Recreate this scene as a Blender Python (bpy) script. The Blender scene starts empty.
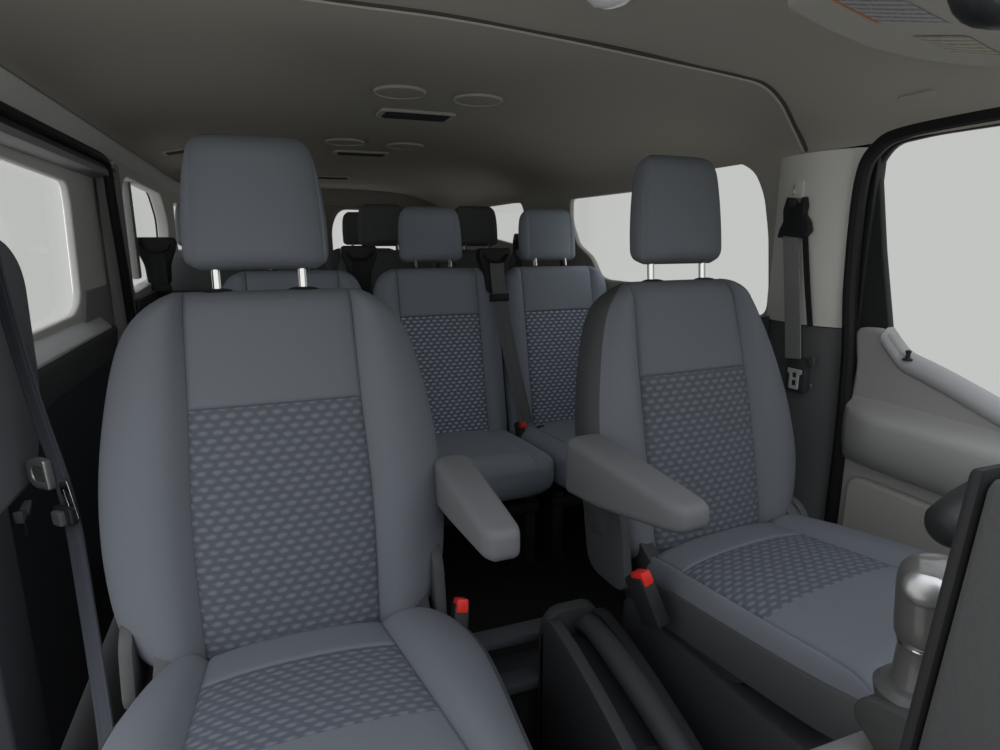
import bpy, bmesh, math, random
from mathutils import Matrix, Vector

random.seed(4)
S = bpy.context.scene
COL = S.collection
R = math.radians
# ------------------------------------------------------------------ camera
CZ = 1.10                       # eye height above the cabin floor
F, YAW, PITCH = 614.0, R(20.5), R(12.4)
cam_d = bpy.data.cameras.new('camera'); cam = bpy.data.objects.new('camera', cam_d); COL.objects.link(cam)
cam_d.sensor_width = 36.0; cam_d.lens = 36.0 * F / 1000.0
cam_d.clip_start = 0.02
cam.location = (0, 0, CZ)
cam.rotation_euler = (R(90) - PITCH, 0, -YAW)
S.camera = cam
S.view_settings.view_transform = 'Standard'
S.view_settings.look = 'None'
S.render.film_transparent = False


def ray(px, py):                # viewing direction of a photo point, in the cabin's axes
    xc, yc = (px - 500) / F, (375 - py) / F
    fh = math.cos(PITCH) + yc * math.sin(PITCH)
    up = yc * math.cos(PITCH) - math.sin(PITCH)
    return Vector((xc * math.cos(YAW) + fh * math.sin(YAW), -xc * math.sin(YAW) + fh * math.cos(YAW), up))


def on_x(px, py, X):            # where it meets a side wall
    d = ray(px, py); return Vector((0, 0, CZ)) + d * (X / d.x)


def on_y(px, py, Y):
    d = ray(px, py); return Vector((0, 0, CZ)) + d * (Y / d.y)


# ------------------------------------------------------------------ materials
def nodes_of(m):
    m.use_nodes = True
    nt = m.node_tree
    return nt, nt.nodes, nt.links, nt.nodes['Principled BSDF']


def mat(name, col, rough=0.6, metal=0.0, bump=0.0, scale=400.0, vary=0.12, spec=0.3, coat=0.0):
    m = bpy.data.materials.new(name)
    nt, N, L, b = nodes_of(m)
    b.inputs['Roughness'].default_value = rough
    b.inputs['Metallic'].default_value = metal
    b.inputs['Specular IOR Level'].default_value = spec
    b.inputs['Coat Weight'].default_value = coat
    tc = N.new('ShaderNodeTexCoord')
    no = N.new('ShaderNodeTexNoise'); no.inputs['Scale'].default_value = scale; no.inputs['Detail'].default_value = 3
    L.new(tc.outputs['Object'], no.inputs['Vector'])
    mx = N.new('ShaderNodeMix'); mx.data_type = 'RGBA'
    mx.inputs['A'].default_value = (*[c * (1 - vary) for c in col], 1)
    mx.inputs['B'].default_value = (*[min(1, c * (1 + vary)) for c in col], 1)
    L.new(no.outputs['Fac'], mx.inputs['Factor'])
    L.new(mx.outputs['Result'], b.inputs['Base Color'])
    if bump:
        bp = N.new('ShaderNodeBump'); bp.inputs['Strength'].default_value = bump; bp.inputs['Distance'].default_value = 0.001
        L.new(no.outputs['Fac'], bp.inputs['Height']); L.new(bp.outputs['Normal'], b.inputs['Normal'])
    return m


def pattern_mat(name, dark, light, pu=0.0245, pv=0.0135):
    """staggered rows of small oval woven dots, laid out in the cloth's own metres (UV)"""
    m = bpy.data.materials.new(name)
    nt, N, L, b = nodes_of(m)
    b.inputs['Roughness'].default_value = 0.85
    b.inputs['Specular IOR Level'].default_value = 0.2

    def math_(op, a, bb=None, c=None):
        n = N.new('ShaderNodeMath'); n.operation = op
        for i, v in enumerate((a, bb, c)):
            if v is None: continue
            if isinstance(v, (int, float)): n.inputs[i].default_value = v
            else: L.new(v, n.inputs[i])
        return n.outputs[0]
    tc = N.new('ShaderNodeTexCoord')
    nz = N.new('ShaderNodeTexNoise'); nz.inputs['Scale'].default_value = 110; nz.inputs['Detail'].default_value = 2
    L.new(tc.outputs['UV'], nz.inputs['Vector'])
    sp = N.new('ShaderNodeSeparateXYZ'); L.new(tc.outputs['UV'], sp.inputs[0])
    u = math_('DIVIDE', sp.outputs[0], pu); v = math_('DIVIDE', sp.outputs[1], pv)
    wob = math_('MULTIPLY', math_('SUBTRACT', nz.outputs['Fac'], 0.5), 0.35)
    v = math_('ADD', v, wob)
    row = math_('FLOOR', v)
    u2 = math_('ADD', math_('ADD', u, math_('MULTIPLY', row, 0.54)), wob)
    fx = math_('SUBTRACT', math_('FRACT', u2), 0.5); fy = math_('SUBTRACT', math_('FRACT', v), 0.5)
    ax = math_('DIVIDE', fx, 0.37); ay = math_('DIVIDE', fy, 0.36)
    d = math_('SQRT', math_('ADD', math_('MULTIPLY', ax, ax), math_('MULTIPLY', ay, ay)))
    mr = N.new('ShaderNodeMapRange'); mr.interpolation_type = 'SMOOTHSTEP'
    L.new(d, mr.inputs['Value'])
    mr.inputs['From Min'].default_value = 1.25; mr.inputs['From Max'].default_value = 0.4
    mx = N.new('ShaderNodeMix'); mx.data_type = 'RGBA'
    mx.inputs['A'].default_value = (*dark, 1); mx.inputs['B'].default_value = (*light, 1)
    L.new(mr.outputs['Result'], mx.inputs['Factor'])
    L.new(mx.outputs['Result'], b.inputs['Base Color'])
    bp = N.new('ShaderNodeBump'); bp.inputs['Strength'].default_value = 0.5; bp.inputs['Distance'].default_value = 0.0015
    L.new(mr.outputs['Result'], bp.inputs['Height']); L.new(bp.outputs['Normal'], b.inputs['Normal'])
    return m


def glass_mat(name, tint=(0.707, 0.709, 0.707)):
    m = bpy.data.materials.new(name); m.use_nodes = True
    nt = m.node_tree; N, L = nt.nodes, nt.links
    N.remove(N['Principled BSDF'])
    t = N.new('ShaderNodeBsdfTransparent'); t.inputs['Color'].default_value = (*tint, 1)
    g = N.new('ShaderNodeBsdfGlossy'); g.inputs['Roughness'].default_value = 0.02
    lw = N.new('ShaderNodeLayerWeight'); lw.inputs['Blend'].default_value = 0.12
    ml = N.new('ShaderNodeMath'); ml.operation = 'MULTIPLY'; ml.inputs[1].default_value = 0.10
    L.new(lw.outputs['Fresnel'], ml.inputs[0])
    x = N.new('ShaderNodeMixShader'); L.new(ml.outputs[0], x.inputs[0]); L.new(t.outputs[0], x.inputs[1]); L.new(g.outputs[0], x.inputs[2])
    L.new(x.outputs[0], N['Material Output'].inputs['Surface'])
    return m


FAB = mat('seat_cloth', (0.142, 0.154, 0.176), 0.9, bump=0.25, scale=900, vary=0.10, spec=0.15)
PAT = pattern_mat('seat_pattern_cloth', (0.090, 0.100, 0.123), (0.155, 0.164, 0.186))
FABR = mat('rear_seat_cloth', (0.305, 0.345, 0.405), 0.9, bump=0.25, scale=900, vary=0.10, spec=0.15)  # lighter than the front cloth, standing in for light the rear rows lack
PATR = pattern_mat('rear_seat_pattern_cloth', (0.17, 0.195, 0.27), (0.56, 0.60, 0.70), 0.0245, 0.0135)  # lightened with the plain rear cloth, in place of light
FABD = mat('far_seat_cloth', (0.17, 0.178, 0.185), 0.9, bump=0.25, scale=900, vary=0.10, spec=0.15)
SEAM = mat('seam_thread', (0.085, 0.092, 0.108), 0.9)
SHELL = mat('seat_shell', (0.060, 0.062, 0.066), 0.7, bump=0.2, scale=700)
PLAST = mat('dark_plastic', (0.033, 0.034, 0.037), 0.55, bump=0.2, scale=800)
PLASTM = mat('mid_grey_plastic', (0.085, 0.087, 0.088), 0.6, bump=0.2, scale=800)
BLACK = mat('black_plastic', (0.018, 0.019, 0.021), 0.5, bump=0.15, scale=700)
RUBBER = mat('black_rubber', (0.010, 0.010, 0.011), 0.6)
FLOORM = mat('black_floor_vinyl', (0.012, 0.012, 0.014), 0.75, bump=0.4, scale=260)
HEAD = mat('headliner', (0.42, 0.395, 0.345), 0.95, bump=0.3, scale=600, vary=0.06, spec=0.1)
HEADL = mat('headliner_rim', (0.52, 0.495, 0.44), 0.9, vary=0.05)
TRIM = mat('light_grey_trim', (0.70, 0.69, 0.66), 0.65, bump=0.15, scale=700, vary=0.04)
TRIMM = mat('grey_lower_trim', (0.33, 0.333, 0.33), 0.6, bump=0.15, scale=700, vary=0.05)
TRIMD = mat('dark_lower_trim', (0.052, 0.055, 0.063), 0.6, bump=0.15, scale=700, vary=0.05)
DOORG = mat('door_panel_grey', (0.36, 0.36, 0.352), 0.55, bump=0.2, scale=700, vary=0.05)
WEB = mat('belt_webbing', (0.15, 0.153, 0.165), 0.8, bump=0.4, scale=1500)
WEBL = mat('lit_webbing', (0.27, 0.27, 0.275), 0.8, bump=0.4, scale=1500)  # strap colour lightened to read as lit webbing
WEBK = mat('slate_webbing', (0.055, 0.060, 0.075), 0.8, bump=0.4, scale=1500)
WEBD = mat('dark_belt_webbing', (0.022, 0.023, 0.026), 0.8)
CHROME = mat('chrome', (0.75, 0.75, 0.74), 0.12, metal=1.0, vary=0.0)
STEEL = mat('satin_steel', (0.42, 0.42, 0.42), 0.35, metal=0.8, vary=0.05)
RED = mat('red_button', (0.72, 0.030, 0.022), 0.4, vary=0.03)
SATIN = mat('satin_grey_knob', (0.085, 0.083, 0.080), 0.32, spec=0.5, coat=0.3, vary=0.03)
GLASS = glass_mat('tinted_glass')  # tinted to hold the windows down against the strengthened sky
LAMP = mat('clear_lamp_lens', (0.85, 0.85, 0.82), 0.15, vary=0.2, scale=90, coat=0.6)
MIRR = mat('mirror_glass', (0.30, 0.32, 0.34), 0.05, metal=1.0, vary=0.0)


def label_mat(name, paper, ink, rows, edge=None):
    m = bpy.data.materials.new(name)
    nt, N, L, b = nodes_of(m)
    b.inputs['Roughness'].default_value = 0.6
    tc = N.new('ShaderNodeTexCoord')
    sp = N.new('ShaderNodeSeparateXYZ'); L.new(tc.outputs['UV'], sp.inputs[0])

    def math_(op, a, bb=None):
        n = N.new('ShaderNodeMath'); n.operation = op
        for i, v in enumerate((a, bb)):
            if v is None: continue
            if isinstance(v, (int, float)): n.inputs[i].default_value = v
            else: L.new(v, n.inputs[i])
        return n.outputs[0]
    line = math_('GREATER_THAN', math_('FRACT', math_('MULTIPLY', sp.outputs[1], rows)), 0.5)
    nz = N.new('ShaderNodeTexNoise'); nz.inputs['Scale'].default_value = 1
    mp = N.new('ShaderNodeMapping'); mp.inputs['Scale'].default_value = (60, rows, 1)
    L.new(tc.outputs['UV'], mp.inputs[0]); L.new(mp.outputs[0], nz.inputs['Vector'])
    ink_f = math_('MULTIPLY', line, math_('GREATER_THAN', nz.outputs['Fac'], 0.42))
    mx = N.new('ShaderNodeMix'); mx.data_type = 'RGBA'
    mx.inputs['A'].default_value = (*paper, 1); mx.inputs['B'].default_value = (*ink, 1)
    L.new(ink_f, mx.inputs['Factor'])
    out = mx.outputs['Result']
    if edge:
        e = math_('LESS_THAN', sp.outputs[0], edge[1])
        m2 = N.new('ShaderNodeMix'); m2.data_type = 'RGBA'
        L.new(e, m2.inputs['Factor']); L.new(out, m2.inputs['A']); m2.inputs['B'].default_value = (*edge[0], 1)
        out = m2.outputs['Result']
    L.new(out, b.inputs['Base Color'])
    return m


LAB1 = label_mat('visor_warning_label', (0.42, 0.42, 0.42), (0.20, 0.20, 0.20), 9, ((0.55, 0.16, 0.03), 0.06))
LAB2 = label_mat('visor_yellow_label', (0.46, 0.43, 0.32), (0.22, 0.20, 0.15), 6)


# ------------------------------------------------------------------ helpers
def finish(bm, name, mats, parent=None, smooth=35):
    bmesh.ops.remove_doubles(bm, verts=bm.verts, dist=1e-6)
    bmesh.ops.recalc_face_normals(bm, faces=bm.faces)
    me = bpy.data.meshes.new(name)
    bm.to_mesh(me); bm.free()
    if not isinstance(mats, (list, tuple)): mats = [mats]
    for m in mats: me.materials.append(m)
    if smooth:
        for p in me.polygons: p.use_smooth = True
        me.set_sharp_from_angle(angle=R(smooth))
    o = bpy.data.objects.new(name, me); COL.objects.link(o)
    if parent is not None: o.parent = parent
    return o


def tag(o, label=None, cat=None, group=None, kind=None):
    if label: o['label'] = label
    if cat: o['category'] = cat
    if group: o['group'] = group
    if kind: o['kind'] = kind
    return o


def thing(name, loc, label, cat, group=None, kind=None):
    o = bpy.data.objects.new(name, None); COL.objects.link(o)
    o.empty_display_size = 0.05
    o.location = loc
    return tag(o, label, cat, group, kind)


def struct(o):
    o['kind'] = 'structure'; return o


def add_box(bm, c, s, bev=0.004, seg=2, M=None, taper=None):
    r = bmesh.ops.create_cube(bm, size=1.0)
    vs = r['verts']
    for v in vs:
        v.co = Vector((v.co.x * s[0], v.co.y * s[1], v.co.z * s[2]))
        if taper: taper(v)
    es = list({e for v in vs for e in v.link_edges})
    if bev:
        rb = bmesh.ops.bevel(bm, geom=es, offset=bev, segments=seg, profile=0.5, affect='EDGES')
        vs = list({v for f in rb['faces'] for v in f.verts} | {v for v in vs if v.is_valid})
    T = Matrix.Translation(c)
    if M is not None: T = T @ M.to_4x4()
    for v in vs: v.co = T @ v.co
    return vs


def box(name, c, s, m, parent=None, bev=0.004, M=None, taper=None, seg=2):
    bm = bmesh.new(); add_box(bm, Vector(c), s, bev, seg, M, taper)
    return finish(bm, name, m, parent)


def add_prism(bm, pts, vec, bev=0.0, seg=2):
    """pts: 3D outline (planar), pushed along vec"""
    vec = Vector(vec)
    a = [bm.verts.new(Vector(p)) for p in pts]
    b = [bm.verts.new(Vector(p) + vec) for p in pts]
    n = len(pts); fs = []
    fs.append(bm.faces.new(a)); fs.append(bm.faces.new(list(reversed(b))))
    for i in range(n):
        fs.append(bm.faces.new((a[i], b[i], b[(i + 1) % n], a[(i + 1) % n])))
    bmesh.ops.recalc_face_normals(bm, faces=fs)
    if bev:
        es = [e for e in {e for f in fs for e in f.edges} if len(e.link_faces) == 2 and e.calc_face_angle(0) > R(25)]
        bmesh.ops.bevel(bm, geom=es, offset=bev, segments=seg, profile=0.5, affect='EDGES', clamp_overlap=True)


def prism(name, pts, vec, m, parent=None, bev=0.0, seg=2):
    bm = bmesh.new(); add_prism(bm, pts, vec, bev, seg)
    return finish(bm, name, m, parent)


def rounded(pts, r, n=5):
    """2D outline with rounded corners; r a number or one per corner"""
    out = []; k = len(pts)
    for i in range(k):
        p, q, s = Vector(pts[i - 1]), Vector(pts[i]), Vector(pts[(i + 1) % k])
        rr = r[i] if isinstance(r, (list, tuple)) else r
        a, b = (p - q), (s - q)
        d = min(rr, a.length * 0.48, b.length * 0.48)
        A, B = q + a.normalized() * d, q + b.normalized() * d
        for j in range(n + 1):
            t = j / n
            out.append(tuple((1 - t) ** 2 * A + 2 * t * (1 - t) * q + t * t * B))
    return out


def plate(name, outer, holes, thick, bev, m, M, parent=None):
    """flat sheet with openings: 2D outlines in (u, v), set up in space by the matrix M"""
    cu = bpy.data.curves.new(name, 'CURVE'); cu.dimensions = '2D'; cu.fill_mode = 'BOTH'
    cu.extrude = thick / 2 - bev; cu.bevel_depth = bev; cu.bevel_resolution = 2
    for loop in [outer] + list(holes):
        sp = cu.splines.new('POLY'); sp.points.add(len(loop) - 1)
        for p, q in zip(sp.points, loop): p.co = (q[0], q[1], 0, 1)
        sp.use_cyclic_u = True
    tmp = bpy.data.objects.new('tmp', cu); COL.objects.link(tmp)
    dg = bpy.context.evaluated_depsgraph_get()
    me = bpy.data.meshes.new_from_object(tmp.evaluated_get(dg), depsgraph=dg)
    bpy.data.objects.remove(tmp); bpy.data.curves.remove(cu)
    for p in me.polygons: p.use_smooth = abs(p.normal.z) < 0.98
    me.transform(M)
    me.materials.clear(); me.materials.append(m)
    me.set_sharp_from_angle(angle=R(35))
    me.name = name
    o = bpy.data.objects.new(name, me); COL.objects.link(o)
    if parent is not None: o.parent = parent
    return o


def YZ(X):                      # sheet lying in the plane x = X: (u, v) = (y, z)
    return Matrix(((0, 0, 1, X), (1, 0, 0, 0), (0, 1, 0, 0), (0, 0, 0, 1)))


def XZ(Y):
    return Matrix(((1, 0, 0, 0), (0, 0, 1, Y), (0, 1, 0, 0), (0, 0, 0, 1)))


def smooth_path(pts, n=8):
    P = [Vector(p) for p in pts]
    if len(P) < 3: return P
    out = []
    for i in range(len(P) - 1):
        p0 = P[i - 1] if i else P[0] * 2 - P[1]
        p1, p2 = P[i], P[i + 1]
        p3 = P[i + 2] if i + 2 < len(P) else P[-1] * 2 - P[-2]
        for j in range(n):
            t = j / n
            out.append(0.5 * ((2 * p1) + (p2 - p0) * t + (2 * p0 - 5 * p1 + 4 * p2 - p3) * t * t + (3 * p1 - p0 - 3 * p2 + p3) * t ** 3))
    out.append(P[-1])
    return out


def add_tube(bm, pts, r, seg=12, caps=True):
    P = [Vector(p) for p in pts]
    rings = []; up = None
    for i, p in enumerate(P):
        d = (P[min(i + 1, len(P) - 1)] - P[max(i - 1, 0)]).normalized()
        if up is None:
            up = d.orthogonal().normalized()
        up = (up - d * up.dot(d)).normalized()
        sd = d.cross(up)
        rr = r[i] if isinstance(r, (list, tuple)) else r
        rings.append([bm.verts.new(p + (up * math.cos(2 * math.pi * k / seg) + sd * math.sin(2 * math.pi * k / seg)) * rr) for k in range(seg)])
    for a, b in zip(rings, rings[1:]):
        for k in range(seg): bm.faces.new((a[k], a[(k + 1) % seg], b[(k + 1) % seg], b[k]))
    if caps:
        bm.faces.new(list(reversed(rings[0]))); bm.faces.new(rings[-1])


def tube(name, pts, r, m, parent=None, seg=12):
    bm = bmesh.new(); add_tube(bm, pts, r, seg)
    return finish(bm, name, m, parent)


def ribbon(name, pts, width, wdir, m, parent=None, thick=0.0016):
    """belt webbing: a thin strap with two woven ribs, its width along wdir"""
    bm = bmesh.new(); P = [Vector(p) for p in pts]; rings = []
    for i, p in enumerate(P):
        d = (P[min(i + 1, len(P) - 1)] - P[max(i - 1, 0)]).normalized()
        w = Vector(wdir[i] if isinstance(wdir, list) else wdir); w = (w - d * w.dot(d)).normalized(); n = d.cross(w)
        prof = [(-.5, -1), (-.5, 1), (-.32, 1), (-.28, .2), (-.24, 1), (.24, 1), (.28, .2), (.32, 1), (.5, 1), (.5, -1)]
        rings.append([bm.verts.new(p + w * a * width + n * b * thick / 2) for a, b in prof])
    k = len(rings[0])
    for a, b in zip(rings, rings[1:]):
        for j in range(k): bm.faces.new((a[j], a[(j + 1) % k], b[(j + 1) % k], b[j]))
    bm.faces.new(rings[0]); bm.faces.new(list(reversed(rings[-1])))
    return finish(bm, name, m, parent)


def lathe(name, prof, m, M=None, parent=None, seg=32):
    bm = bmesh.new(); rings = []
    for r, z in prof:
        rings.append([bm.verts.new((r * math.cos(2 * math.pi * k / seg), r * math.sin(2 * math.pi * k / seg), z)) for k in range(seg)])
    for a, b in zip(rings, rings[1:]):
        for k in range(seg): bm.faces.new((a[k], a[(k + 1) % seg], b[(k + 1) % seg], b[k]))
    bm.faces.new(list(reversed(rings[0]))); bm.faces.new(rings[-1])
    if M is not None: bmesh.ops.transform(bm, matrix=M, verts=bm.verts)
    return finish(bm, name, m, parent)


def lerp_tab(tab, t):
    for (a, va), (b, vb) in zip(tab, tab[1:]):
        if t <= b:
            k = (t - a) / (b - a) if b > a else 0
            k = k * k * (3 - 2 * k) if len(tab) < 3 else k
            return va + (vb - va) * max(0, min(1, k))
    return tab[-1][1]


def smooth_tab(tab, t):          # monotone-ish Catmull interpolation of a table
    n = len(tab)
    for i in range(n - 1):
        a, va = tab[i]; b, vb = tab[i + 1]
        if t <= b or i == n - 2:
            k = max(0, min(1, (t - a) / (b - a)))
            m0 = (vb - tab[i - 1][1]) / (b - tab[i - 1][0]) if i else (vb - va) / (b - a)
            m1 = (tab[i + 2][1] - va) / (tab[i + 2][0] - a) if i + 2 < n else (vb - va) / (b - a)
            h = b - a
            return ((2 * k ** 3 - 3 * k ** 2 + 1) * va + (k ** 3 - 2 * k ** 2 + k) * h * m0 + (-2 * k ** 3 + 3 * k ** 2) * vb + (k ** 3 - k ** 2) * h * m1)


def upholstered(name, L, wl, wr, seam, cf, cb, M, mats, parent, puff=0.008, bol=0.02, p_front=3.0, p_back=3.0,
                r0=0.05, r1=0.05, hseams=(), region=None, shell_c=None, shell_cols=(0, 0), nb=56, groove=0.005, bmin=None):
    """A stuffed, stitched pad. a runs across, b along its length (0..L), c out of the show face.
    wl / wr(b): half-widths; seam(b) -> (left, right) stitched seams; cf, cb: thickness in front and behind;
    hseams: stitched lines across the middle panel; region(a, b) -> slot of a front face (0 plain, 1 pattern);
    faces behind shell_c take slot 2."""
    bs = set()
    for i in range(nb + 1): bs.add(round(L * i / nb, 5))
    for i in range(9):
        k = 1 - math.cos(i / 8 * math.pi / 2)
        bs.add(round(r0 * k, 5)); bs.add(round(L - r1 * k, 5))
    for h in hseams:
        for d in (-.008, -.004, -.0015, 0, .0015, .004, .008): bs.add(round(h + d, 5))
    bs = sorted(x for x in bs if 0 <= x <= L)
    fb = [bs[0]]
    for x in bs[1:]:
        if x - fb[-1] > 0.0009: fb.append(x)
    bs = fb
    bm = bmesh.new(); uvl = bm.loops.layers.uv.new('UVMap')
    rings = []; info = []
    no, ni = 12, 12
    for b in bs:
        e = 1.0
        if b < r0: e = math.sqrt(max(0.0, 1 - ((r0 - b) / r0) ** 2))
        if b > L - r1: e = min(e, math.sqrt(max(0.0, 1 - ((b - L + r1) / r1) ** 2)))
        e = max(e, 0.06)
        WL, WR = wl(b), wr(b)
        sl, sr = seam(b)
        sl = min(sl, WL * 0.97); sr = min(sr, WR * 0.97)
        xs = []
        for k in range(no + 1):
            t = k / no
            xs.append(-WL + (WL - sl) * (1 - math.cos(t * math.pi / 2)) if False else -WL + (WL - sl) * t ** 1.8)
        xs += [-sl + .0015, -sl + .004, -sl + .008]
        for k in range(1, ni): xs.append(-sl + .008 + (sl + sr - .016) * k / ni)
        xs += [sr - .008, sr - .004, sr - .0015]
        for k in range(no + 1):
            t = 1 - k / no
            xs.append(WR - (WR - sr) * t ** 1.8)
        # extra fine points next to the seams on the outer side come from the grooves' width
        front, back = [], []
        for x in xs:
            w = WL if x < 0 else WR
            s = min(1.0, abs(x) / w)
            T = (1 - s ** p_front) ** (1 / p_front); TB = (1 - s ** p_back) ** (1 / p_back)
            sm = sl if x < 0 else sr
            c = cf * T
            if abs(x) > sm:
                f = (abs(x) - sm) / max(1e-5, w - sm)
                c += bol * math.sin(math.pi * min(1, f) ** 0.8)
                sd = abs(x) - sm
            else:
                c += puff * (1 - (x / sm) ** 2)
                sd = sm - abs(x)
            g = groove * math.exp(-(sd / 0.004) ** 2)
            if abs(x) <= sm:
                for h in hseams: g = max(g, groove * 0.8 * math.exp(-((b - h) / 0.003) ** 2))
            front.append((x, b, (c - g) * e)); back.append((x, b, -cb * TB * e))
        ring = front + list(reversed(back))
        rings.append([bm.verts.new(M @ Vector(p)) for p in ring]); info.append(ring)
    nx = len(xs); n = 2 * nx
    for i in range(len(bs) - 1):
        for j in range(n):
            k = (j + 1) % n
            vs = (rings[i][j], rings[i][k], rings[i + 1][k], rings[i + 1][j])
            try: f = bm.faces.new(vs)
            except ValueError: continue
            q = (info[i][j], info[i][k], info[i + 1][k], info[i + 1][j])
            for lp, w in zip(f.loops, q): lp[uvl].uv = (w[0] + 1.0, w[1] + 1.0)
            am = sum(w[0] for w in q) / 4; bmid = sum(w[1] for w in q) / 4; cm = sum(w[2] for w in q) / 4
            slot = 0
            if j < nx - 1:
                if region: slot = region(am, bmid)
                s = seam(bmid); sl, sr = min(s[0], wl(bmid) * .97), min(s[1], wr(bmid) * .97)
                if groove and (abs(am + sl) < .0012 or abs(am - sr) < .0012): slot = 3
                if -sl < am < sr and any(abs(bmid - h) < .0012 for h in hseams): slot = 3
            if shell_c is not None and slot != 3:
                if j >= nx - 1 or j < shell_cols[0] or (j >= nx - 1 - shell_cols[1]): slot = 2
                elif shell_cols == (0, 0) and cm < shell_c: slot = 2
            f.material_index = min(slot, len(mats) - 1)
    f = bm.faces.new(rings[0]); f.material_index = 0
    f = bm.faces.new(list(reversed(rings[-1]))); f.material_index = 0
    return finish(bm, name, mats, parent, smooth=50)


def frame(o, a, b, c):
    a, b, c = Vector(a).normalized(), Vector(b).normalized(), Vector(c).normalized()
    return Matrix(((a.x, b.x, c.x, o[0]), (a.y, b.y, c.y, o[1]), (a.z, b.z, c.z, o[2]), (0, 0, 0, 1)))


# ------------------------------------------------------------------ the cabin's section
XC = 0.4375                     # middle of the van
XR, XL = 1.315, -0.44           # inner faces of the side walls
Y_END = 4.90


def ceil_z(x, y):
    top = CZ + 0.40 - 0.03 * max(0, min(1, (y - 2.2) / 2.7))
    zl, zr = CZ + 0.30, CZ + 0.215
    if x >= XC: s, ze = (x - XC) / (XR - XC), zr
    else: s, ze = (XC - x) / (XC - (XL + 0.03)), zl
    s = min(1, max(0, s))
    k = (1 - s ** 3.2) ** (1 / 1.7)
    return ze + (top - ze) * k


def on_ceiling(px, py, drop=0.0):
    d = ray(px, py); t = 0.2
    for _ in range(4000):
        p = Vector((0, 0, CZ)) + d * t
        if p.z >= ceil_z(p.x, p.y) - drop: break
        t += 0.002
    return p


# ------------------------------------------------------------------ floor, headliner, walls
struct(box('floor', (XC, 2.25, -0.02), (2.0, 5.6, 0.04), FLOORM, bev=0))

bm = bmesh.new(); rows = []
ys = [0.55 + i * 0.125 for i in range(36)]
for y in ys:
    xs = [XC + (XR - XC) * math.sin(k / 26 * math.pi / 2) for k in range(-26, 27)]
    xs = [x if x >= XC else XC + (x - XC) / (XC - XL) * (XC - XL) * (XC - XL - 0.03) / (XR - XC) for x in xs]
    r = [bm.verts.new((x, y, ceil_z(x, y))) for x in xs]
    r += [bm.verts.new((x + (0.03 if x > XC else -0.03) * (abs(x - XC) > .8), y, ceil_z(x, y) + 0.03)) for x in reversed(xs)]
    rows.append(r)
n = len(rows[0])
for a, b in zip(rows, rows[1:]):
    for k in range(n): bm.faces.new((a[k], a[(k + 1) % n], b[(k + 1) % n], b[k]))
bm.faces.new(rows[0]); bm.faces.new(list(reversed(rows[-1])))
ceiling = struct(finish(bm, 'ceiling', HEAD, smooth=60))

# stitched joint between the front and the rear headliner, running down to the driver's door pillar
seam_px = [(250, -14), (340, 0), (450, 15), (560, 36), (680, 62), (738, 75), (764, 83), (782, 100), (795, 125), (807, 151)]
sp_ = smooth_path([on_ceiling(x, y, 0.001) for x, y in seam_px], 8)
struct(tube('trim_1', sp_, 0.0045, mat('headliner_joint', (0.07, 0.066, 0.058), 0.9), seg=8))
struct(tube('trim_2', [p + Vector((0, 0.009, -0.001)) for p in sp_], 0.005, HEADL, seg=8))

# --- right wall (driver's side) behind the door pillar
w1 = [on_x(x, y, XR) for x, y in ((569, 198), (640, 189), (690, 172), (718, 161), (741, 161), (756, 171), (765, 195), (769, 235), (769, 300), (765, 314), (758, 318), (700, 300), (640, 285), (606, 281), (598, 277), (590, 258), (576, 245), (569, 222))]
w2 = [on_x(x, y, XR) for x, y in ((450, 205), (497, 197), (512, 196), (521, 202), (525, 215), (525, 228), (521, 242), (517, 246), (495, 240), (450, 236))]
w1 = rounded([(p.y, p.z) for p in w1], 0.03, 3); w2 = rounded([(min(p.y, 4.3), min(p.z, CZ + 0.208)) for p in w2], 0.03, 3)
zt = CZ + 0.225
struct(plate('wall_right', [(1.335, 0), (Y_END, 0), (Y_END, zt), (1.335, zt)], [w1, w2], 0.024, 0.006, mat('side_wall_trim', (0.40, 0.385, 0.35), 0.7, bump=0.15, vary=0.04), YZ(XR + 0.012)))


def window(name, outline, X, thick_rim=0.012):
    """glazing behind an opening: rubber rim and pane"""
    o = bpy.data.objects.new(name, None); COL.objects.link(o); o['kind'] = 'structure'
    ctr = Vector((sum(p[0] for p in outline) / len(outline), sum(p[1] for p in outline) / len(outline)))
    big = [tuple(ctr + (Vector(p) - ctr) * 1.04) for p in outline]
    plate('pane', big, [], 0.004, 0.0005, GLASS, YZ(X), o)
    plate('rubber_rim', big, [[tuple(ctr + (Vector(p) - ctr) * 1.025) for p in outline]], 0.008, 0.001, RUBBER, YZ(X), o)
    return o


window('window_1', w1, XR + 0.030)
window('window_2', w2, XR + 0.030)
# lower trim of the right wall (darker) behind the pillar
struct(prism('trim_3', [(XR - 0.02, 1.335, 0.0), (XR - 0.02, 4.8, 0.0), (XR - 0.02, 4.8, CZ - 0.30), (XR - 0.02, 2.7, CZ - 0.25), (XR - 0.02, 1.42, CZ - 0.225), (XR - 0.02, 1.335, CZ - 0.205)], (0.02, 0, 0), TRIMD, bev=0.006))

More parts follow.
